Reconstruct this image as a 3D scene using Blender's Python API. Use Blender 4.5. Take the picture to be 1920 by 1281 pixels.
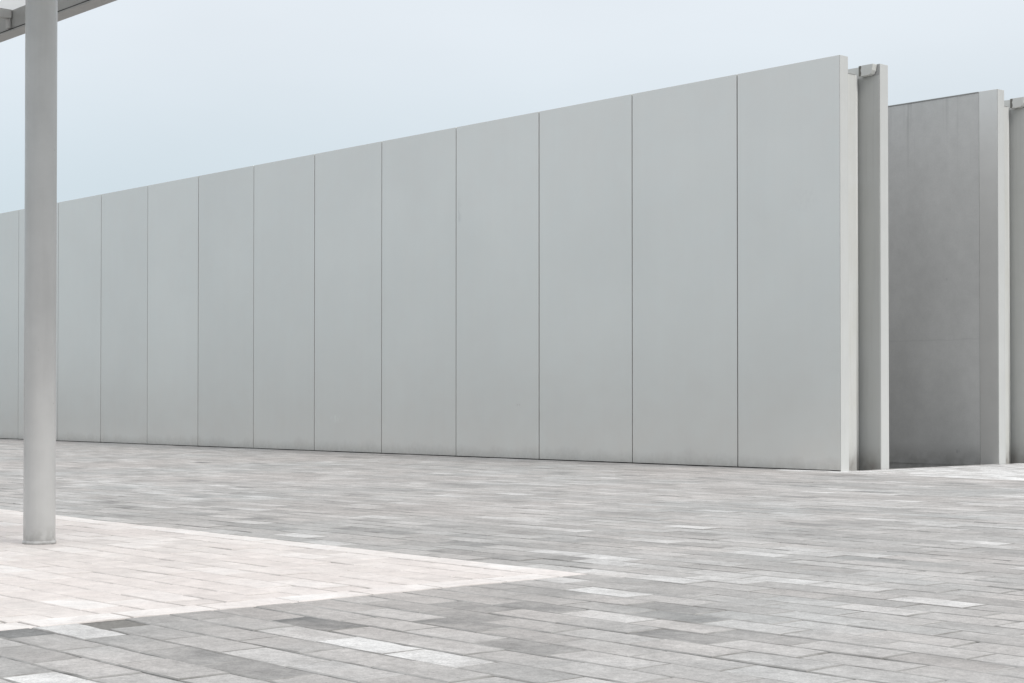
import bpy, bmesh, math, random
import numpy as np
from mathutils import Vector, Matrix

for o in list(bpy.data.objects):
    bpy.data.objects.remove(o)
S = bpy.context.scene
C = S.collection
R = math.radians
random.seed(7)
rng = np.random.default_rng(11)

# ------------------------------------------------------------------ camera
CAM_H = 1.6
F_PX, HORIZON, PITCH, YAW = 3160.0, 750.5, R(0.82), R(48.338)   # in 1920 px units
PV = HORIZON - F_PX * math.tan(PITCH)
cam = bpy.data.cameras.new('camera')
cam.sensor_fit = 'HORIZONTAL'
cam.sensor_width = 36.0
cam.lens = 36.0 * F_PX / 1920.0
cam.shift_y = (PV - 640.5) / 1920.0
cam.clip_start = 0.05
cam.clip_end = 6000
camo = bpy.data.objects.new('camera', cam)
C.objects.link(camo)
# world X runs along the long wall (towards its near end), world Y is square to it, away
camo.location = (0, 0, CAM_H)
camo.rotation_euler = (R(90) + PITCH, 0, YAW)
S.camera = camo


def project(x, y, z):
    """pixel (1920 wide) of a world point; used to choose which pavers are single parts"""
    right = x * math.cos(YAW) + y * math.sin(YAW)
    fwd = -x * math.sin(YAW) + y * math.cos(YAW)
    up = z - CAM_H
    d = fwd * math.cos(PITCH) + up * math.sin(PITCH)
    w = up * math.cos(PITCH) - fwd * math.sin(PITCH)
    if d < 0.2:
        return None
    return 960 + F_PX * right / d, PV - F_PX * w / d, d


def ground_at(u, v):
    a, b = (u - 960) / F_PX, -(v - PV) / F_PX
    fwd = math.cos(PITCH) - b * math.sin(PITCH)
    up = math.sin(PITCH) + b * math.cos(PITCH)
    t = -CAM_H / up
    r, f = a * t, fwd * t
    return r * math.cos(YAW) - f * math.sin(YAW), r * math.sin(YAW) + f * math.cos(YAW)


# ------------------------------------------------------------------ world: bright overcast
W = bpy.data.worlds.new('World')
S.world = W
W.use_nodes = True
nt = W.node_tree
nt.nodes.clear()
N = nt.nodes.new
out = N('ShaderNodeOutputWorld')
bg = N('ShaderNodeBackground')
SUN_AZ, SUN_EL = (0.985, 0.17), R(43)           # horizontal direction towards the sun
sky = N('ShaderNodeTexSky')
sky.sky_type = 'NISHITA'
sky.sun_disc = False
sky.sun_elevation = SUN_EL
sky.sun_rotation = math.atan2(SUN_AZ[0], SUN_AZ[1])
sky.air_density = 1.0
sky.dust_density = 3.0
nsc = N('ShaderNodeVectorMath'); nsc.operation = 'SCALE'; nsc.inputs['Scale'].default_value = 0.10
tc = N('ShaderNodeTexCoord')
sep = N('ShaderNodeSeparateXYZ')
ramp = N('ShaderNodeValToRGB')                   # an overcast sky brightens towards the zenith
ramp.color_ramp.interpolation = 'EASE'
stops = [(0.0, (.58, .68, .74)), (.10, (.665, .76, .82)), (.235, (.825, .88, .928)), (.5, (1.0, 1.03, 1.06)), (1.0, (1.15, 1.16, 1.18))]
el = ramp.color_ramp.elements
while len(el) < len(stops):
    el.new(0.5)
for e, (p, c) in zip(el, stops):
    e.position = p
    e.color = tuple(v / 1.25 for v in c) + (1,)
nz = N('ShaderNodeTexNoise')                     # faint cloud structure
nz.inputs['Scale'].default_value = 2.6
nz.inputs['Detail'].default_value = 4
nmap = N('ShaderNodeMapping'); nmap.inputs['Scale'].default_value = (1, 1, 3)
nr = N('ShaderNodeMapRange'); nr.inputs['From Min'].default_value = .3; nr.inputs['From Max'].default_value = .7
nr.inputs['To Min'].default_value = 1.20; nr.inputs['To Max'].default_value = 1.30
gsc = N('ShaderNodeVectorMath'); gsc.operation = 'SCALE'
mix = N('ShaderNodeMix'); mix.data_type = 'RGBA'; mix.inputs['Factor'].default_value = 0.88
L = nt.links.new
L(tc.outputs['Generated'], sep.inputs[0]); L(sep.outputs['Z'], ramp.inputs[0])
L(tc.outputs['Generated'], nmap.inputs[0]); L(nmap.outputs[0], nz.inputs['Vector']); L(nz.outputs['Fac'], nr.inputs['Value'])
L(ramp.outputs['Color'], gsc.inputs[0]); L(nr.outputs[0], gsc.inputs['Scale'])
L(sky.outputs[0], nsc.inputs[0])
L(nsc.outputs[0], mix.inputs['A']); L(gsc.outputs[0], mix.inputs['B'])
L(mix.outputs['Result'], bg.inputs['Color']); L(bg.outputs[0], out.inputs[0])
bg.inputs['Strength'].default_value = 0.96

sd = bpy.data.lights.new('sun', 'SUN')
sd.energy = 1.5
sd.angle = R(15)
sd.color = (1.0, 0.97, 0.93)
so = bpy.data.objects.new('sun', sd)
C.objects.link(so)
sv = Vector((SUN_AZ[0] * math.cos(SUN_EL), SUN_AZ[1] * math.cos(SUN_EL), math.sin(SUN_EL)))
so.rotation_euler = sv.to_track_quat('Z', 'Y').to_euler()
so.location = sv * 60

S.view_settings.view_transform = 'Standard'
S.view_settings.look = 'None'
S.view_settings.gamma = 1
S.view_settings.exposure = 0.12
S.view_settings.use_curve_mapping = False
S.cycles.use_denoising = True
S.cycles.max_bounces = 8

# ------------------------------------------------------------------ materials
class Mat:
    def __init__(s, name):
        s.m = bpy.data.materials.new(name); s.m.use_nodes = True
        s.nt = s.m.node_tree; s.nt.nodes.clear()
        s.out = s.n('ShaderNodeOutputMaterial'); s.b = s.n('ShaderNodeBsdfPrincipled')
        s.l(s.b.outputs[0], s.out.inputs[0])
    def n(s, t, **k):
        x = s.nt.nodes.new(t)
        for a, v in k.items(): setattr(x, a, v)
        return x
    def l(s, a, b): s.nt.links.new(a, b)
    def coord(s, kind='Object', scale=(1, 1, 1)):
        t = s.n('ShaderNodeTexCoord'); m = s.n('ShaderNodeMapping'); m.inputs['Scale'].default_value = scale
        s.l(t.outputs[kind], m.inputs[0]); return m.outputs[0]
    def pos(s, scale=(1, 1, 1)):
        t = s.n('ShaderNodeNewGeometry'); m = s.n('ShaderNodeMapping'); m.inputs['Scale'].default_value = scale
        s.l(t.outputs['Position'], m.inputs[0]); return m.outputs[0]
    def noise(s, vec, scale, detail=4, rough=.55):
        x = s.n('ShaderNodeTexNoise'); x.inputs['Scale'].default_value = scale
        x.inputs['Detail'].default_value = detail; x.inputs['Roughness'].default_value = rough
        s.l(vec, x.inputs['Vector']); return x.outputs['Fac']
    def rng(s, v, a, b, c, d, clamp=True):
        x = s.n('ShaderNodeMapRange'); x.clamp = clamp
        for i, q in zip(('From Min', 'From Max', 'To Min', 'To Max'), (a, b, c, d)): x.inputs[i].default_value = q
        s.l(v, x.inputs['Value']); return x.outputs[0]
    def math(s, op, a, b=None):
        x = s.n('ShaderNodeMath', operation=op)
        for i, q in enumerate((a, b)):
            if q is None: continue
            if isinstance(q, (int, float)): x.inputs[i].default_value = q
            else: s.l(q, x.inputs[i])
        return x.outputs[0]
    def mix(s, fac, a, b, blend='MIX'):
        x = s.n('ShaderNodeMix', data_type='RGBA', blend_type=blend)
        for key, q in (('Factor', fac), ('A', a), ('B', b)):
            if isinstance(q, (int, float)): x.inputs[key].default_value = q
            elif isinstance(q, tuple): x.inputs[key].default_value = q + (1,)
            else: s.l(q, x.inputs[key])
        return x.outputs['Result']
    def scale(s, col, f):
        x = s.n('ShaderNodeVectorMath', operation='SCALE'); s.l(col, x.inputs[0]); s.l(f, x.inputs['Scale']); return x.outputs[0]
    def bump(s, hgt, strength, dist=.01):
        x = s.n('ShaderNodeBump'); x.inputs['Strength'].default_value = strength; x.inputs['Distance'].default_value = dist
        s.l(hgt, x.inputs['Height']); s.l(x.outputs[0], s.b.inputs['Normal'])
    def attr(s, name, typ='GEOMETRY'):
        x = s.n('ShaderNodeAttribute', attribute_type=typ, attribute_name=name); return x.outputs['Fac']


def painted_panel():
    m = Mat('painted_metal_panel'); p = m.pos()
    big = m.noise(p, .35, 3); mid = m.noise(p, 1.7, 5, .6)
    streak = m.noise(m.pos((3.0, 3.0, .12)), 1.6, 4)
    tint = m.n('ShaderNodeObjectInfo').outputs['Random']
    v = m.math('ADD', m.rng(big, .3, .7, .975, 1.02), m.rng(mid, .3, .7, -.008, .008))
    v = m.math('ADD', v, m.rng(tint, 0, 1, -.018, .018))
    v = m.math('ADD', v, m.rng(streak, .3, .7, -.005, .005))
    col = m.mix(m.rng(mid, .35, .7, 0, 1), (.71, .695, .665), (.70, .695, .67))
    col = m.scale(col, v)
    # splash dirt along the foot, uneven upper edge
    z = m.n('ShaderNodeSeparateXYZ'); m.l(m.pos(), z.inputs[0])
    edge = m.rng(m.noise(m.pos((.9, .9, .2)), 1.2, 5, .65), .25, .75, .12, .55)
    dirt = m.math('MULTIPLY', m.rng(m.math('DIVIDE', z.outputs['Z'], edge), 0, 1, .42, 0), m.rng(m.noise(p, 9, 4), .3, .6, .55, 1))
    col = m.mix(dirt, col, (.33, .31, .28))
    # small scuffs
    sc = m.rng(m.noise(m.pos((1.5, 1.5, .5)), 3.1, 6, .7), .70, .78, 0, .16)
    col = m.mix(sc, col, (.42, .42, .42))
    for (sx, sz, rx, rz, amt, c) in ((-42.65, 1.03, .42, .16, .5, (.82, .82, .80)), (-36.75, 6.98, .10, .42, .35, (.36, .36, .36)), (-34.25, 1.47, .12, .04, .5, (.3, .3, .3)), (-24.4, 6.2, .5, .35, .12, (.45, .45, .45))):
        ax = m.math('MULTIPLY', m.math('SUBTRACT', z.outputs['X'], sx), 1 / rx); az = m.math('MULTIPLY', m.math('SUBTRACT', z.outputs['Z'], sz), 1 / rz)
        rr = m.math('SQRT', m.math('ADD', m.math('MULTIPLY', ax, ax), m.math('MULTIPLY', az, az)))
        k = m.math('MULTIPLY', m.rng(rr, .5, 1.0, amt, 0), m.rng(m.noise(m.pos((6, 6, 2.5)), 2.2, 6, .75), .47, .60, 0, 1))
        col = m.mix(k, col, c)
    m.l(col, m.b.inputs['Base Color'])
    m.l(m.rng(mid, .3, .7, .20, .24), m.b.inputs['Roughness'])
    m.b.inputs['Metallic'].default_value = .50
    m.bump(m.noise(p, .8, 2), .12, .02)
    return m.m


def plain(name, col, rough=.5, var=.05, scale=2.0, metal=0.0, bump=0.0, spec=.5, streaks=0.0):
    m = Mat(name); p = m.pos()
    a = m.noise(p, scale, 5, .6)
    v = m.rng(a, .3, .7, 1 - var, 1 + var)
    if streaks:
        st = m.noise(m.pos((14, 14, .5)), 1.0, 5, .6)
        v = m.math('MULTIPLY', v, m.rng(st, .5, .8, 1, 1 - streaks))
    c = m.n('ShaderNodeRGB'); c.outputs[0].default_value = col + (1,)
    m.l(m.scale(c.outputs[0], v), m.b.inputs['Base Color'])
    m.b.inputs['Roughness'].default_value = rough
    m.b.inputs['Metallic'].default_value = metal
    m.b.inputs['Specular IOR Level'].default_value = spec
    if bump: m.bump(m.noise(p, 30, 5), bump, .004)
    return m.m


def concrete_wall():
    m = Mat('grey_concrete'); p = m.pos()
    big = m.noise(m.pos((.8, .8, .35)), .9, 5, .6); mid = m.noise(p, 3.0, 6, .62); fine = m.noise(p, 40, 3)
    v = m.math('ADD', m.rng(big, .25, .75, .92, 1.06), m.rng(mid, .3, .7, -.045, .045))
    v = m.math('ADD', v, m.rng(fine, .3, .7, -.035, .035))
    c = m.n('ShaderNodeRGB'); c.outputs[0].default_value = (.60, .596, .58, 1)
    col = m.scale(c.outputs[0], v)
    # pour line and a few dark pits
    z = m.n('ShaderNodeSeparateXYZ'); m.l(p, z.inputs[0])
    wob = m.math('ADD', z.outputs['Z'], m.rng(mid, 0, 1, -.05, .05))
    line = m.rng(m.math('ABSOLUTE', m.math('SUBTRACT', wob, 3.15)), 0, .03, .12, 0)
    col = m.mix(line, col, (.2, .2, .2))
    pit = m.rng(m.noise(m.pos((1, 1, .5)), 2.3, 3), .76, .79, 0, .3)
    col = m.mix(pit, col, (.2, .21, .22))
    drip = m.math('MULTIPLY', m.rng(z.outputs['Z'], 7.2, 9.3, 0, 1), m.rng(m.noise(m.pos((6, 6, .25)), 1.0, 4), .55, .72, 0, .35))
    col = m.mix(drip, col, (.2, .2, .19))
    low = m.math('MULTIPLY', m.rng(z.outputs['Z'], 0, .5, .5, 0), m.rng(mid, .35, .6, .3, 1))
    col = m.mix(low, col, (.13, .12, .11))
    m.l(col, m.b.inputs['Base Color'])
    m.b.inputs['Roughness'].default_value = .62
    m.bump(mid, .25, .01)
    return m.m


def white_concrete(name='white_concrete', a1=(.62, .62, .59), a2=(.60, .605, .59)):
    m = Mat(name); p = m.pos()
    a = m.noise(p, 1.1, 5, .6); st = m.noise(m.pos((10, 10, .35)), 1.0, 5, .62)
    v = m.math('MULTIPLY', m.rng(a, .3, .7, .95, 1.04), m.rng(st, .5, .8, 1, .90))
    col = m.mix(m.rng(a, .35, .65, 0, 1), a1, a2)
    col = m.scale(col, v)
    z = m.n('ShaderNodeSeparateXYZ'); m.l(p, z.inputs[0])
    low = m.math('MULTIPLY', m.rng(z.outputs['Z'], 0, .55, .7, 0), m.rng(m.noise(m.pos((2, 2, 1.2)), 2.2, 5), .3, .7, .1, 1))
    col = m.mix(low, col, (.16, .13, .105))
    m.l(col, m.b.inputs['Base Color']); m.b.inputs['Roughness'].default_value = .55
    m.bump(a, .15, .01)
    return m.m


def paver_mat(name, lo, hi, warm, fine_amt, dk=.42):
    """tone: -1 dark .. 0 usual .. 1 white, per paver (object or mesh attribute)"""
    m = Mat(name); p = m.pos()
    tone = m.math('ADD', m.attr('tone', 'OBJECT'), m.attr('tone', 'GEOMETRY'))
    tone = m.math('MULTIPLY', tone, m.rng(m.noise(p, 1.6, 5, .6), .36, .62, .35, 1.15))
    hue = m.math('ADD', m.attr('hue', 'OBJECT'), m.attr('hue', 'GEOMETRY'))
    grain = m.noise(p, 55, 3, .7); speck = m.noise(p, 130, 2, .6); blotch = m.noise(p, 3.6, 6, .66); big = m.noise(p, .22, 3)
    base = m.mix(m.rng(big, .38, .62, 0, 1), lo, warm)
    col = m.mix(m.rng(hue, 0, 1, 0, .8), base, warm)
    dark = tuple(c * dk for c in lo)
    col = m.mix(m.rng(tone, 0, 1, 0, 1), col, hi)
    col = m.mix(m.rng(tone, 0, -1, 0, 1), col, dark)
    v = m.math('ADD', m.rng(grain, .3, .7, 1 - fine_amt, 1 + fine_amt), m.rng(blotch, .3, .7, -.13, .10))
    v = m.math('ADD', v, m.rng(speck, .3, .7, -fine_amt * .6, fine_amt * .6))
    v = m.math('ADD', v, m.rng(m.noise(p, 15, 6, .8), .32, .68, -fine_amt * 1.25, fine_amt * 1.25))
    col = m.scale(col, v)
    if dk < .6:
        grime = m.math('ADD', m.rng(m.noise(m.pos((.35, .6, 1)), 1.0, 5, .62), .36, .64, -.12, .08), m.rng(m.noise(p, .9, 6, .7), .3, .7, -.06, .06))
        col = m.scale(col, m.math('ADD', grime, 1.0))
    # worn pale chips and dark spots
    col = m.mix(m.rng(m.noise(p, 14, 5, .7), .66, .72, 0, .45), col, hi)
    col = m.mix(m.rng(m.noise(p, 9, 6, .72), .35, .28, 0, .4), col, dark)
    m.l(col, m.b.inputs['Base Color'])
    m.l(m.rng(grain, .3, .7, .68, .86), m.b.inputs['Roughness'])
    m.b.inputs['Specular IOR Level'].default_value = .35
    m.bump(grain, .5, .003)
    return m.m


def joint_dirt(name, dark, usual):
    m = Mat(name); p = m.pos()
    k = m.noise(p, 1.1, 7, .75)
    col = m.mix(m.rng(k, .34, .60, 0, 1), dark, usual)
    m.l(col, m.b.inputs['Base Color']); m.b.inputs['Roughness'].default_value = .9
    return m.m


def glazing():
    m = Mat('opal_glazing')
    t = m.n('ShaderNodeBsdfTranslucent'); t.inputs[0].default_value = (.86, .87, .87, 1)
    x = m.n('ShaderNodeMixShader'); x.inputs[0].default_value = .72
    m.b.inputs['Base Color'].default_value = (.8, .8, .8, 1); m.b.inputs['Roughness'].default_value = .35
    m.l(m.b.outputs[0], x.inputs[1]); m.l(t.outputs[0], x.inputs[2]); m.l(x.outputs[0], m.out.inputs[0])
    return m.m


def pole_paint():
    m = Mat('grey_pole_paint'); p = m.pos()
    a = m.noise(p, 2.0, 5, .6); st = m.noise(m.pos((9, 9, .4)), 1.0, 5)
    v = m.math('MULTIPLY', m.rng(a, .3, .7, .95, 1.05), m.rng(st, .45, .8, 1, .93))
    c = m.n('ShaderNodeRGB'); c.outputs[0].default_value = (.54, .54, .53, 1)
    col = m.scale(c.outputs[0], v)
    col = m.mix(m.rng(m.noise(m.pos((2, 2, 1)), 5.2, 5, .7), .70, .74, 0, .35), col, (.22, .21, .2))
    z = m.n('ShaderNodeSeparateXYZ'); m.l(p, z.inputs[0])
    low = m.math('MULTIPLY', m.rng(z.outputs['Z'], 0, .22, .6, 0), m.rng(m.noise(p, 12, 4), .4, .6, .2, 1))
    col = m.mix(low, col, (.25, .24, .23))
    m.l(col, m.b.inputs['Base Color']); m.b.inputs['Roughness'].default_value = .27
    return m.m


M = dict(
    panel=painted_panel(), white=white_concrete(), concrete=concrete_wall(), pole=pole_paint(), glass=glazing(),
    joint=joint_dirt('joint_dirt', (.19, .183, .172), (.40, .393, .382)), pale_joint=joint_dirt('pale_joint_dirt', (.46, .425, .40), (.72, .675, .645)), edge=plain('white_edge_paint', (.55, .555, .54), .45, .03, 1.2, streaks=.05), lining=white_concrete('grey_lining', (.50, .505, .49), (.48, .485, .475)),
    strip=plain('pale_edge_panel', (.76, .75, .725), .40, .03, 1.5, metal=.45),
    rear=plain('dark_rear_render', (.38, .38, .375), .6, .08, 2),
    passage=plain('passage_floor', (.10, .10, .10), .9, .15, 4),
    backing=plain('dark_joint', (.03, .03, .03), .8),
    roofing=plain('grey_roofing', (.42, .42, .41), .8, .08, 3),
    stain=plain('mould_stain', (.16, .155, .14), .85, .2, 14),
    steel=plain('grey_steel_paint', (.37, .37, .36), .45, .06, 4),
    purlin=plain('pale_steel_paint', (.48, .48, .47), .45, .05, 4),
    bed=plain('joint_sand', (.20, .193, .18), .95, .25, 30),
    ground=plain('asphalt_ground', (.22, .22, .215), .9, .12, 3),
    grey=paver_mat('grey_granite_paver', (.42, .42, .412), (.77, .765, .755), (.45, .425, .408), .17),
    pale=paver_mat('pale_pink_paver', (.745, .70, .67), (.825, .80, .78), (.70, .64, .61), .07, .74),
)

# ------------------------------------------------------------------ mesh helpers
def link(name, me, parent=None, mat=None):
    o = bpy.data.objects.new(name, me)
    C.objects.link(o)
    if mat is not None and me is not None and not me.materials:
        me.materials.append(mat)
    if parent is not None:
        o.parent = parent
    return o


def tag(o, label=None, cat=None, group=None, kind=None):
    for k, v in (('label', label), ('category', cat), ('group', group), ('kind', kind)):
        if v: o[k] = v
    return o


def box_mesh(name, x0, x1, y0, y1, z0, z1, bev=0.0, seg=2):
    bm = bmesh.new()
    bmesh.ops.create_cube(bm, size=1)
    for v in bm.verts:
        v.co = ((x0 + x1) / 2 + v.co.x * (x1 - x0), (y0 + y1) / 2 + v.co.y * (y1 - y0), (z0 + z1) / 2 + v.co.z * (z1 - z0))
    if bev:
        bmesh.ops.bevel(bm, geom=bm.edges[:], offset=bev, segments=seg, affect='EDGES', profile=.5)
    me = bpy.data.meshes.new(name)
    bm.to_mesh(me); bm.free()
    return me


def box(name, b, mat, parent, bev=0.0):
    return link(name, box_mesh(name, *b, bev=bev), parent, mat)


def prism(name, poly_xz, y0, y1, mat, parent, bev=0.0):
    """polygon in X,Z pushed from y0 to y1"""
    bm = bmesh.new()
    a = [bm.verts.new((x, y0, z)) for x, z in poly_xz]
    b = [bm.verts.new((x, y1, z)) for x, z in poly_xz]
    n = len(a)
    bm.faces.new(a); bm.faces.new(b[::-1])
    for i in range(n):
        bm.faces.new((a[i], b[i], b[(i + 1) % n], a[(i + 1) % n]))
    bmesh.ops.recalc_face_normals(bm, faces=bm.faces[:])
    if bev: bmesh.ops.bevel(bm, geom=bm.edges[:], offset=bev, segments=1, affect='EDGES')
    me = bpy.data.meshes.new(name); bm.to_mesh(me); bm.free()
    return link(name, me, parent, mat)


def lathe(name, prof, cx, cy, mat, parent, n=64):
    bm = bmesh.new()
    rings = [[bm.verts.new((cx + r * math.cos(2 * math.pi * i / n), cy + r * math.sin(2 * math.pi * i / n), z)) for i in range(n)] for r, z in prof]
    for a, b in zip(rings, rings[1:]):
        for i in range(n):
            f = bm.faces.new((a[i], a[(i + 1) % n], b[(i + 1) % n], b[i])); f.smooth = True
    bm.faces.new(rings[-1]); bm.faces.new(rings[0][::-1])
    me = bpy.data.meshes.new(name); bm.to_mesh(me); bm.free()
    return link(name, me, parent, mat)


# ------------------------------------------------------------------ layout (metres)
X_END = -23.40                     # plane of all the wall ends
X_FAR = -96.0
TOP = 9.386
Y1 = 30.70                         # face of the long wall
Y2 = 37.10                         # face of the wall behind
SLAB = 0.30
REAR_IN, REAR_OUT = 1.50, 1.81     # rear slab, from the face
X_WALL = -23.86                    # recessed end wall
PASS_Z = -0.62                     # sunken floor between the two buildings

# ------------------------------------------------------------------ ground sheet, passage
G0, G1 = -2500.0, 2500.0
xs = [G0, X_FAR, X_END, G1]
ys = [G0, Y1 + REAR_OUT, Y2, G1]
vs = [(x, y, -0.045) for y in ys for x in xs]
fs = []
for j in range(3):
    for i in range(3):
        if (i, j) != (1, 1):
            a = j * 4 + i
            fs.append((a, a + 1, a + 5, a + 4))
me = bpy.data.meshes.new('ground'); me.from_pydata(vs, [], fs)
tag(link('ground', me, None, M['ground']), 'grey ground reaching away around the paved square', None, None, 'structure')
px0, px1, py0, py1 = X_FAR, X_END, Y1 + REAR_OUT, Y2
me = bpy.data.meshes.new('passage_floor')
e = .004
me.from_pydata([(px0, py0 - .1, PASS_Z), (px1 + .1, py0 - .1, PASS_Z), (px1 + .1, py1 + .1, PASS_Z), (px0, py1 + .1, PASS_Z)], [], [(0, 1, 2, 3)])
tag(link('passage_floor', me, None, M['passage']), 'sunken floor of the narrow passage between the two buildings', None, None, 'structure')
kerb = box('passage_kerb', (X_END - .16, X_END + .02, py0 + .004, py1 - .004, PASS_Z - .05, -.004), M['white'], None, .006)
tag(kerb, 'low pale kerb closing the mouth of the passage', None, None, 'structure')

# ------------------------------------------------------------------ paving
ROW, LEN, ROW0 = 0.3665, 0.735, 4.63
JX = -7.77
PX = -11.13                        # right edge of the pale field
PROW = 17                          # pale field ends at this row
PY = ROW0 + ROW * PROW
GAP = 0.010
THICK = 0.03


def visible(x0, x1, y0, y1, margin):
    ok = False
    for x in (x0, x1):
        for y in (y0, y1):
            p = project(x, y, 0)
            if p and -margin < p[0] < 1920 + margin and p[1] < 1281 + margin * .7:
                ok = True
    return ok


def cut_row(r, xa, xb):
    off = JX + (0 if r % 2 else LEN / 2)
    k0 = math.floor((xa - off) / LEN) - 1
    res = []
    k = k0
    while True:
        a, b = off + k * LEN, off + (k + 1) * LEN
        k += 1
        if a > xb: break
        a, b = max(a, xa), min(b, xb)
        if b - a > 1e-4: res.append((a, b))
    if len(res) > 1 and res[0][1] - res[0][0] < .12: res[:2] = [(res[0][0], res[1][1])]
    if len(res) > 1 and res[-1][1] - res[-1][0] < .12: res[-2:] = [(res[-2][0], res[-1][1])]
    return res


grey_cells, pale_cells, edge_cells = [], [], []
r_lo, r_hi = -8, 110
for r in range(r_lo, r_hi):
    y0, y1 = ROW0 + r * ROW, ROW0 + (r + 1) * ROW
    if r < PROW:
        for a, b in cut_row(r, PX, 12): 
            if visible(a, b, y0, y1, 420): grey_cells.append((a, b, y0, y1))
        lim = PX if r == PROW - 1 else PX - ROW
        for a, b in cut_row(r, -48, lim):
            if visible(a, b, y0, y1, 420): (edge_cells if r == PROW - 1 else pale_cells).append((a, b, y0, y1))
    else:
        lim = -95 if y1 <= Y1 - .004 + ROW * .5 else X_END
        if y0 >= Y1 - .02: lim = X_END + .03
        yy1 = y1
        if lim < -90 and y1 > Y1 - .012: yy1 = Y1 - .012
        for a, b in cut_row(r, lim, 14):
            if yy1 != y1 and a >= X_END: 
                if visible(a, b, y0, y1, 420): grey_cells.append((a, b, y0, y1))
                continue
            if yy1 != y1 and b > X_END:
                grey_cells.append((a, X_END + .0, y0, yy1)); grey_cells.append((X_END + .0, b, y0, y1)); continue
            if visible(a, b, y0, yy1, 420) and yy1 - y0 > .05: grey_cells.append((a, b, y0, yy1))
# soldier course along the right edge of the pale field
yb = 5.44 - 40 * LEN
while yb < PY - ROW - .01:
    ye = min(yb + LEN, PY - ROW)
    if ye - yb > .06 and visible(PX - ROW, PX, yb, ye, 420): edge_cells.append((PX - ROW, PX, yb, ye))
    yb += LEN

# pavers that stand out in tone: (u, v, tone) read off the photograph's square, converted to ground cells
MARKS = [(690, 1209, .83), (850, 1231, .95), (100, 1276, .9), (1130, 1110, .8), (1250, 1108, .75), (1060, 1153, .5), (1040, 1146, .4),
         (1130, 1047, .72), (1050, 1036, .55), (1170, 1058, .7), (1290, 990, .85), (970, 926, .8), (1560, 923, .9), (1615, 925, .7),
         (1830, 1015, .55), (1465, 1089, .85), (1420, 1092, .5), (1045, 994, .6), (1095, 909, .6), (1232, 918, .5), (1150, 1078, .75), (1200, 1086, .6), (1105, 1088, .6),
         (1285, 1109, .85), (60, 1181, .55), (150, 1174, .6), (780, 1150, .3), (890, 1160, .32), (700, 1150, .25), (1700, 1216, .3), (1880, 1240, .28),
         (300, 950, .5), (420, 925, .45), (210, 900, .5), (180, 906, .4), (500, 933, .5), (1010, 908, .4), (640, 941, .35),
         (640, 1174, -.75), (920, 1176, -.7), (1245, 1187, -.62), (235, 1163, -1.5), (970, 1158, -.55), (920, 1139, -.5), (1320, 1142, -.5), (980, 1128, -.6),
         (690, 991, -.5), (770, 998, -.45), (860, 1016, -.45), (1000, 1210, -.4), (560, 953, -.5), (1335, 1164, -.5), (1660, 925, -.6), (450, 981, -.5), (1290, 1118, -.4), (10, 1192, -.7), (375, 868, -.8), (15, 842, -.9), (30, 843, -.8), (1000, 1103, -.3), (400, 1170, -.25), (360, 1160, -.35)]


def make_tones(cells, mode):
    n = len(cells)
    sd_ = .17 if mode == 'grey' else .28
    t = rng.normal(0, sd_, n)
    rare = rng.random(n)
    if mode == 'grey':
        t = np.where(rare < .012, rng.uniform(.2, .5, n), t)
        t = np.where(rare > .955, rng.uniform(-.65, -.25, n), t)
    elif mode == 'edge':
        t = rng.uniform(.35, .8, n)
    hue = np.clip(rng.normal(.25, .35, n), 0, 1)
    if mode == 'grey':
        cx = np.array([(c[0] + c[1]) / 2 for c in cells]); cy = np.array([(c[2] + c[3]) / 2 for c in cells])
        # the pale paved strip before the second building
        strip = (cy > Y1 - .95) & (cx > X_END - 1.6)
        t = np.where(strip, np.clip(rng.normal(1.05, .3, n), .4, 1.5), t)
        hue = np.where(strip, 1.0, hue)
        for u, v, tn in MARKS:
            gx, gy = ground_at(u, v)
            for i, c in enumerate(cells):
                if c[0] <= gx <= c[1] and c[2] <= gy <= c[3]:
                    t[i] = tn * (.8 if tn > 0 else 1.15) if tn > -1 else tn
                    break
    return t, hue


def on_screen_area(c):
    p = [project(x, y, 0) for x, y in ((c[0], c[2]), (c[1], c[2]), (c[1], c[3]), (c[0], c[3]))]
    if any(q is None for q in p): return 0
    u = [min(max(q[0], 0), 1920) for q in p]; v = [min(max(q[1], 0), 1281) for q in p]
    return abs(sum(u[i] * v[(i + 1) % 4] - u[(i + 1) % 4] * v[i] for i in range(4))) / 2


BEV, BEV_LONG = .007, .011          # worn long arrises are wider than the short ones
# one chamfered block: verts for a unit cell given sizes
def block_verts(w, d):
    hx, hy = w / 2 - GAP / 2, d / 2 - GAP / 2
    bx, by = (BEV, BEV_LONG) if w >= d else (BEV_LONG, BEV)
    v = []
    for k, (ix, iy, z) in enumerate(((0, 0, -THICK), (0, 0, -.006), (bx, by, 0))):
        v += [(-hx + ix, -hy + iy, z), (hx - ix, -hy + iy, z), (hx - ix, hy - iy, z), (-hx + ix, hy - iy, z)]
    return v


BF = [(8, 9, 10, 11)] + [(k * 4 + i, k * 4 + (i + 1) % 4, (k + 1) * 4 + (i + 1) % 4, (k + 1) * 4 + i) for k in (0, 1) for i in range(4)]
BI = [0] + [1] * 8    # dirt sits in the joints and on the long arrises


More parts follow.
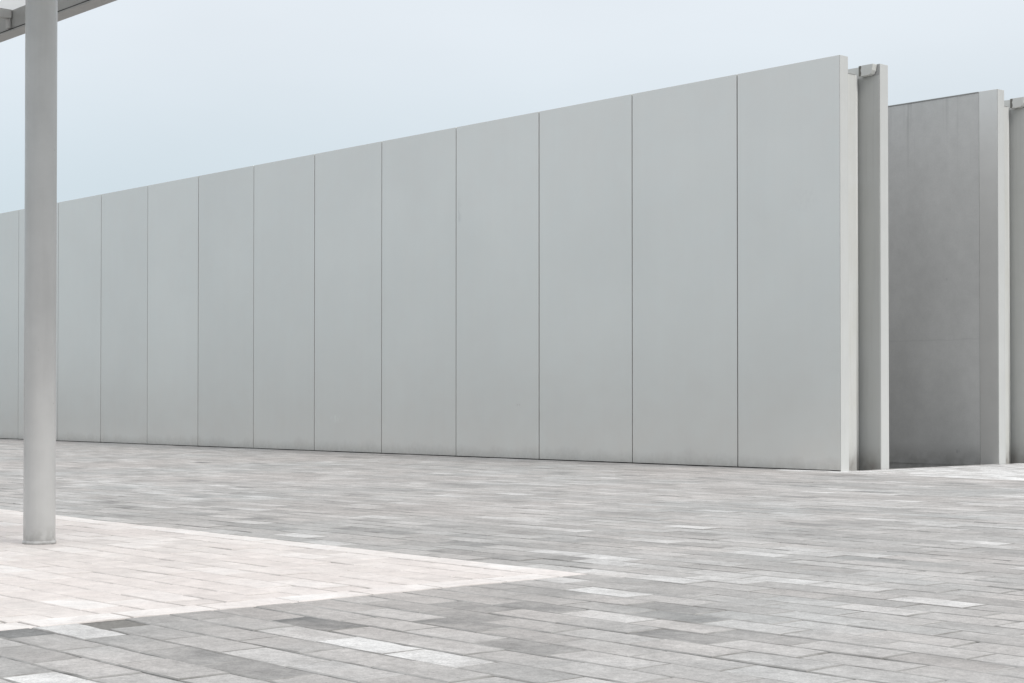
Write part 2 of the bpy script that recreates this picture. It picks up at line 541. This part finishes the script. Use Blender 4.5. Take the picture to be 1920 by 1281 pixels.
def worn_block(w, d, rnd):
    """a paver near the camera: uneven, chipped outline"""
    hx, hy = w / 2 - GAP / 2, d / 2 - GAP / 2
    nx, ny = (4, 2) if w >= d else (2, 4)
    out_, nrm = [], []
    for i in range(nx): out_.append((-hx + 2 * hx * i / nx, -hy)); nrm.append((0 if i else 1, 1))
    for i in range(ny): out_.append((hx, -hy + 2 * hy * i / ny)); nrm.append((-1, 0 if i else 1))
    for i in range(nx): out_.append((hx - 2 * hx * i / nx, hy)); nrm.append((0 if i else -1, -1))
    for i in range(ny): out_.append((-hx, hy - 2 * hy * i / ny)); nrm.append((1, 0 if i else -1))
    n = len(out_)
    jit = [abs(rnd.gauss(0, .0022)) + (rnd.uniform(.006, .016) if rnd.random() < .10 else 0) for _ in range(n)]
    bx, by = (BEV, BEV_LONG) if w >= d else (BEV_LONG, BEV)
    v = []
    for ring, z in ((0, -THICK), (1, -.006), (2, 0)):
        for (x, y), (ax, ay), j in zip(out_, nrm, jit):
            kx, ky = (0, 0) if ring == 0 else ((j, j) if ring == 1 else (bx * rnd.uniform(.7, 1.5) + j, by * rnd.uniform(.6, 1.4) + j))
            v.append((x + ax * kx, y + ay * ky, z))
    f = [tuple(range(2 * n, 3 * n))] + [(k * n + i, k * n + (i + 1) % n, (k + 1) * n + (i + 1) % n, (k + 1) * n + i) for k in (0, 1) for i in range(n)]
    mi = [0] + [1] * (2 * n)
    return v, f, mi


mesh_cache = {}
vrnd = random.Random(5)


def lay(cells, tones, hues, parent, mat, name, field_name, n_single, zoff=0.0):
    area = np.array([on_screen_area(c) for c in cells])
    order = np.argsort(-area)
    single = set(int(i) for i in order[:n_single] if area[i] > 0)
    V, Fc, T, H = [], [], [], []
    for i, c in enumerate(cells):
        w, d = c[1] - c[0], c[3] - c[2]
        dz = zoff + float(rng.normal(0, .0018))
        tx, ty = float(rng.normal(0, .0030)), float(rng.normal(0, .0022))
        rz = float(rng.normal(0, .0035))
        if tones[i] == -1.5: dz -= .012
        jx, jy = float(rng.normal(0, .0025)), float(rng.normal(0, .0022))
        cx, cy = (c[0] + c[1]) / 2 + jx, (c[2] + c[3]) / 2 + jy
        if i in single:
            key = (mat.name, round(w, 3), round(d, 3), i % 9)
            if key not in mesh_cache:
                vv, ff, mi = worn_block(w, d, vrnd)
                me = bpy.data.meshes.new('paver'); me.from_pydata(vv, [], ff); me.materials.append(mat); me.materials.append(M['pale_joint' if mat is M['pale'] else 'joint'])
                me.polygons.foreach_set('material_index', mi)
                mesh_cache[key] = me
            o = bpy.data.objects.new(name, mesh_cache[key]); C.objects.link(o)
            o.parent = parent
            o.location = (cx, cy, dz); o.rotation_euler = (ty, tx, rz)
            o['tone'] = float(tones[i]); o['hue'] = float(hues[i])
        else:
            b = len(V)
            for x, y, z in block_verts(w, d):
                V.append((cx + x - rz * y, cy + y + rz * x, dz + z - tx * x + ty * y))
            Fc += [tuple(q + b for q in f) for f in BF]
            T += [tones[i]] * 12; H += [hues[i]] * 12
    if V:
        me = bpy.data.meshes.new(field_name); me.from_pydata(V, [], Fc); me.materials.append(mat); me.materials.append(M['pale_joint' if mat is M['pale'] else 'joint'])
        me.polygons.foreach_set('material_index', BI * (len(Fc) // len(BF)))
        for nm, arr in (('tone', T), ('hue', H)):
            at = me.attributes.new(nm, 'FLOAT', 'POINT'); at.data.foreach_set('value', np.array(arr, dtype=np.float32))
        f = bpy.data.objects.new(field_name, me); C.objects.link(f); f.parent = parent
        f['kind'] = 'stuff'


# bedding sheets carry the pavers
def sheet(name, quads, mat, z):
    vs, fs = [], []
    for x0, x1, y0, y1 in quads:
        b = len(vs); vs += [(x0, y0, z), (x1, y0, z), (x1, y1, z), (x0, y1, z)]; fs.append((b, b + 1, b + 2, b + 3))
    me = bpy.data.meshes.new(name); me.from_pydata(vs, [], fs)
    return link(name, me, None, mat)


plaza = sheet('plaza_pavement', [(PX, 16, ROW0 - 8 * ROW, PY), (-96, 16, PY, Y1), (X_END + .025, 16, Y1, 46)], M['bed'], -.0105)
tag(plaza, 'grey granite paving of the square laid in long staggered rows', None, None, 'structure')
pale = sheet('terrace_pavement', [(-50, PX, ROW0 - 8 * ROW, PY)], M['bed'], -.0085)
tag(pale, 'pale pinkish paved field with white border round the grey pole', None, None, 'structure')
tg, hg = make_tones(grey_cells, 'grey')
lay(grey_cells, tg, hg, plaza, M['grey'], 'paver', 'paver_field', 300)
tp, hp = make_tones(pale_cells, 'pale')
lay(pale_cells, tp, hp, pale, M['pale'], 'paver', 'paver_field', 230)
te, he = make_tones(edge_cells, 'edge')
lay(edge_cells, te, he, pale, M['pale'], 'border_paver', 'border_field', 60, .002)

# ------------------------------------------------------------------ buildings
def shell(root, y):
    """recessed end wall, rear slab, roof, gutter block: shared by both buildings; y is the face"""
    yi = y + SLAB
    bm = bmesh.new()                       # end wall, its far arris rounded into the dark slot beside the rear slab
    ya, yb, rr = yi + .004, y + REAR_IN - .05, .24
    pl = [(X_WALL - .6, ya), (X_WALL, ya), (X_WALL, yb - rr)] + [(X_WALL - rr + rr * math.cos(t), yb - rr + rr * math.sin(t)) for t in np.linspace(.12, math.pi / 2 - .05, 10)] + [(X_WALL - .6, yb)]
    lo = [bm.verts.new((px, py, PASS_Z)) for px, py in pl]; hi = [bm.verts.new((px, py, 9.15)) for px, py in pl]
    bm.faces.new(lo[::-1]); bm.faces.new(hi)
    for i in range(len(pl)):
        fc = bm.faces.new((lo[i], lo[(i + 1) % len(pl)], hi[(i + 1) % len(pl)], hi[i])); fc.smooth = 2 <= i <= 11
    me = bpy.data.meshes.new('end_wall'); bm.to_mesh(me); bm.free()
    link('end_wall', me, root, M['white'])
    box('slot_back', (X_WALL - .62, X_WALL - .604, yi + .004, y + REAR_IN - .02, PASS_Z, 9.15), M['backing'], root)
    box('inner_lining', (X_WALL - .60, X_END - .001, y + REAR_IN - .014, y + REAR_IN - .001, -.03, 9.12), M['lining'], root)
    box('roof', (X_FAR + .3, X_WALL - .63, yi + .004, y + REAR_IN - .004, 8.90, 9.06), M['roofing'], root)
    rs = box('rear_slab', (X_FAR, X_END, y + REAR_IN, y + REAR_OUT, PASS_Z - .2, TOP), M['rear'], root, .008)
    box('parapet_lining', (X_FAR, X_WALL - .004, y + REAR_IN - .012, y + REAR_IN - .001, 9.07, TOP - .004), M['white'], root)
    box('slab_edge', (X_END + .0015, X_END + .014, y + REAR_IN + .001, y + REAR_OUT - .001, -.03, TOP - .001), M['edge'], root, .005)
    # gutter block hung on the inner face of the rear slab, right end swept up
    y_g = y + REAR_IN - .016
    x0, x1 = X_WALL + .006, X_WALL + .40
    poly = [(x0, 9.125), (x1 - .13, 9.125), (x1 - .065, 9.155), (x1 - .02, 9.23), (x1, 9.36), (x1, TOP - .012), (x0, TOP - .012)]
    gb = prism('gutter_block', poly, y_g - .16, y_g, M['white'], root, .004)
    # dark mould tongue at the gutter's inner end
    st = [(x0 + .0, 9.13), (x0 + .055, 9.13), (x0 + .07, 9.20), (x0 + .05, 9.27), (x0 + .075, 9.34), (x0 + .06, TOP - .02), (x0, TOP - .02)]
    prism('mould_streak', st, y_g - .164, y_g - .16, M['stain'], root)
    lip = box('end_wall_cap', (X_WALL - .252, X_WALL + .012, yi + .008, y + REAR_IN - .30, 9.152, 9.168), M['roofing'], root, .003)
    return root


# --- the long panelled building
b1 = link('panelled_building', None); b1.empty_display_size = .5
b1.location = (X_END, Y1, 0)
tag(b1, 'long pale grey windowless building clad in tall flush panels facing the square', 'building')
PITCH_P, J0, JG = 3.4946, -26.42, .028
joints = [X_END] + [J0 - i * PITCH_P for i in range(0, 21)]
for a, b in zip(joints, joints[1:]):
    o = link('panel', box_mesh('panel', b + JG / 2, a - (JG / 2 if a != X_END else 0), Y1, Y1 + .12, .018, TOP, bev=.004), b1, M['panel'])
    o.location.y += random.uniform(0, .004)
left = joints[-1] + .05
box('backing_slab', (left, X_END - .002, Y1 + .122, Y1 + SLAB - .001, PASS_Z, TOP - .012), M['backing'], b1)
box('slab_end', (X_END - .30, X_END + .001, Y1 + .1245, Y1 + SLAB, PASS_Z, TOP + .0), M['white'], b1, .006)
box('slab_edge', (X_END + .0015, X_END + .014, Y1 + .001, Y1 + SLAB - .002, -.03, TOP - .001), M['edge'], b1, .005)
shell(b1, Y1)

# --- the dark building behind it
b2 = link('concrete_building', None); b2.empty_display_size = .5
b2.location = (X_END, Y2, 0)
tag(b2, 'darker concrete building behind the narrow passage at the right edge', 'building')
XS = -23.93
box('side_wall', (X_FAR, XS - .006, Y2 + .012, Y2 + SLAB, PASS_Z - .2, TOP - .005), M['concrete'], b2, .006)
box('coping', (X_FAR, XS - .008, Y2 - .004, Y2 + SLAB, TOP - .004, TOP + .022), M['steel'], b2, .004)
box('edge_panel', (XS + .006, X_END, Y2, Y2 + SLAB, PASS_Z - .2, TOP + .018), M['strip'], b2, .006)
box('slab_edge', (X_END + .0015, X_END + .014, Y2 + .001, Y2 + SLAB - .002, -.03, TOP + .016), M['edge'], b2, .005)
shell(b2, Y2)
for root in (b1, b2):                       # children keep their world places under the empty at the base
    inv = Matrix.Translation(-root.location)
    for ch in root.children:
        ch.matrix_parent_inverse = inv

# ------------------------------------------------------------------ canopy on its round pole
CP = (-17.60, 8.59)
cb = link('glazed_canopy', None); cb.empty_display_size = .4
cb.location = (CP[0], CP[1], 0)
tag(cb, 'glazed steel canopy carried by a round grey pole on the pale paving', 'canopy')
pole = lathe('pole', [(.172, .0), (.174, .004), (.174, 6.95), (.17, 6.98)], CP[0], CP[1], M['pole'], cb)
col = lathe('base_collar', [(.183, .0), (.183, .028), (.178, .034), (.1745, .036)], CP[0], CP[1], M['pole'], pole)
ZB = 6.88
CX0, CX1 = -31.2, PX
Y_OUT, BW = 10.855, .225
Y_NEAR = 2 * CP[1] - Y_OUT
def beam_x(name, ya, yb, za, zb, mat, lip=None):
    o = box(name, (CX0, CX1, ya, yb, za, zb), mat, cb, .006)
    return o
beam_x('edge_beam', Y_OUT - BW, Y_OUT, ZB, ZB + .30, M['steel'])
box('drip_lip', (CX0, CX1, Y_OUT - BW - .012, Y_OUT - BW - .001, ZB - .004, ZB + .018), M['steel'], cb)
box('groove_shade_strip', (CX0, CX1, Y_OUT - BW - .006, Y_OUT - BW - .001, ZB + .020, ZB + .036), M['backing'], cb)  # solid black strip on the beam face, painting in the shade of a groove
beam_x('edge_beam', Y_NEAR, Y_NEAR + BW, ZB, ZB + .30, M['steel'])
beam_x('spine_beam', CP[1] - .17, CP[1] + .17, ZB + .10, ZB + .30, M['steel'])
pur_x = [-22.76 + 3.0 * k for k in range(-3, 5)]
pur_x = [x for x in pur_x if CX0 < x < CX1 - .2]
for x in pur_x + [CX0 + .08, CX1 - .08]:
    for ya, yb_ in ((CP[1] + .172, Y_OUT - BW - .014), (Y_NEAR + BW + .002, CP[1] - .172)):
        box('purlin', (x - .075, x + .075, ya, yb_, ZB + .18, ZB + .30), M['purlin'], cb, .004)
        box('cleat', (x - .05, x + .05, yb_ - .004 - .03, yb_ - .004, ZB + .04, ZB + .176), M['purlin'], cb, .003)
edges = sorted([CX0 + .08] + pur_x + [CX1 - .08])
for a, b in zip(edges, edges[1:]):
    for ya, yb_ in ((CP[1] + .01, Y_OUT - .03), (Y_NEAR + .03, CP[1] - .01)):
        box('glazing_panel', (a + .01, b - .01, ya, yb_, ZB + .303, ZB + .318), M['glass'], cb)
inv = Matrix.Translation(-cb.location)
for ch in cb.children:
    ch.matrix_parent_inverse = inv
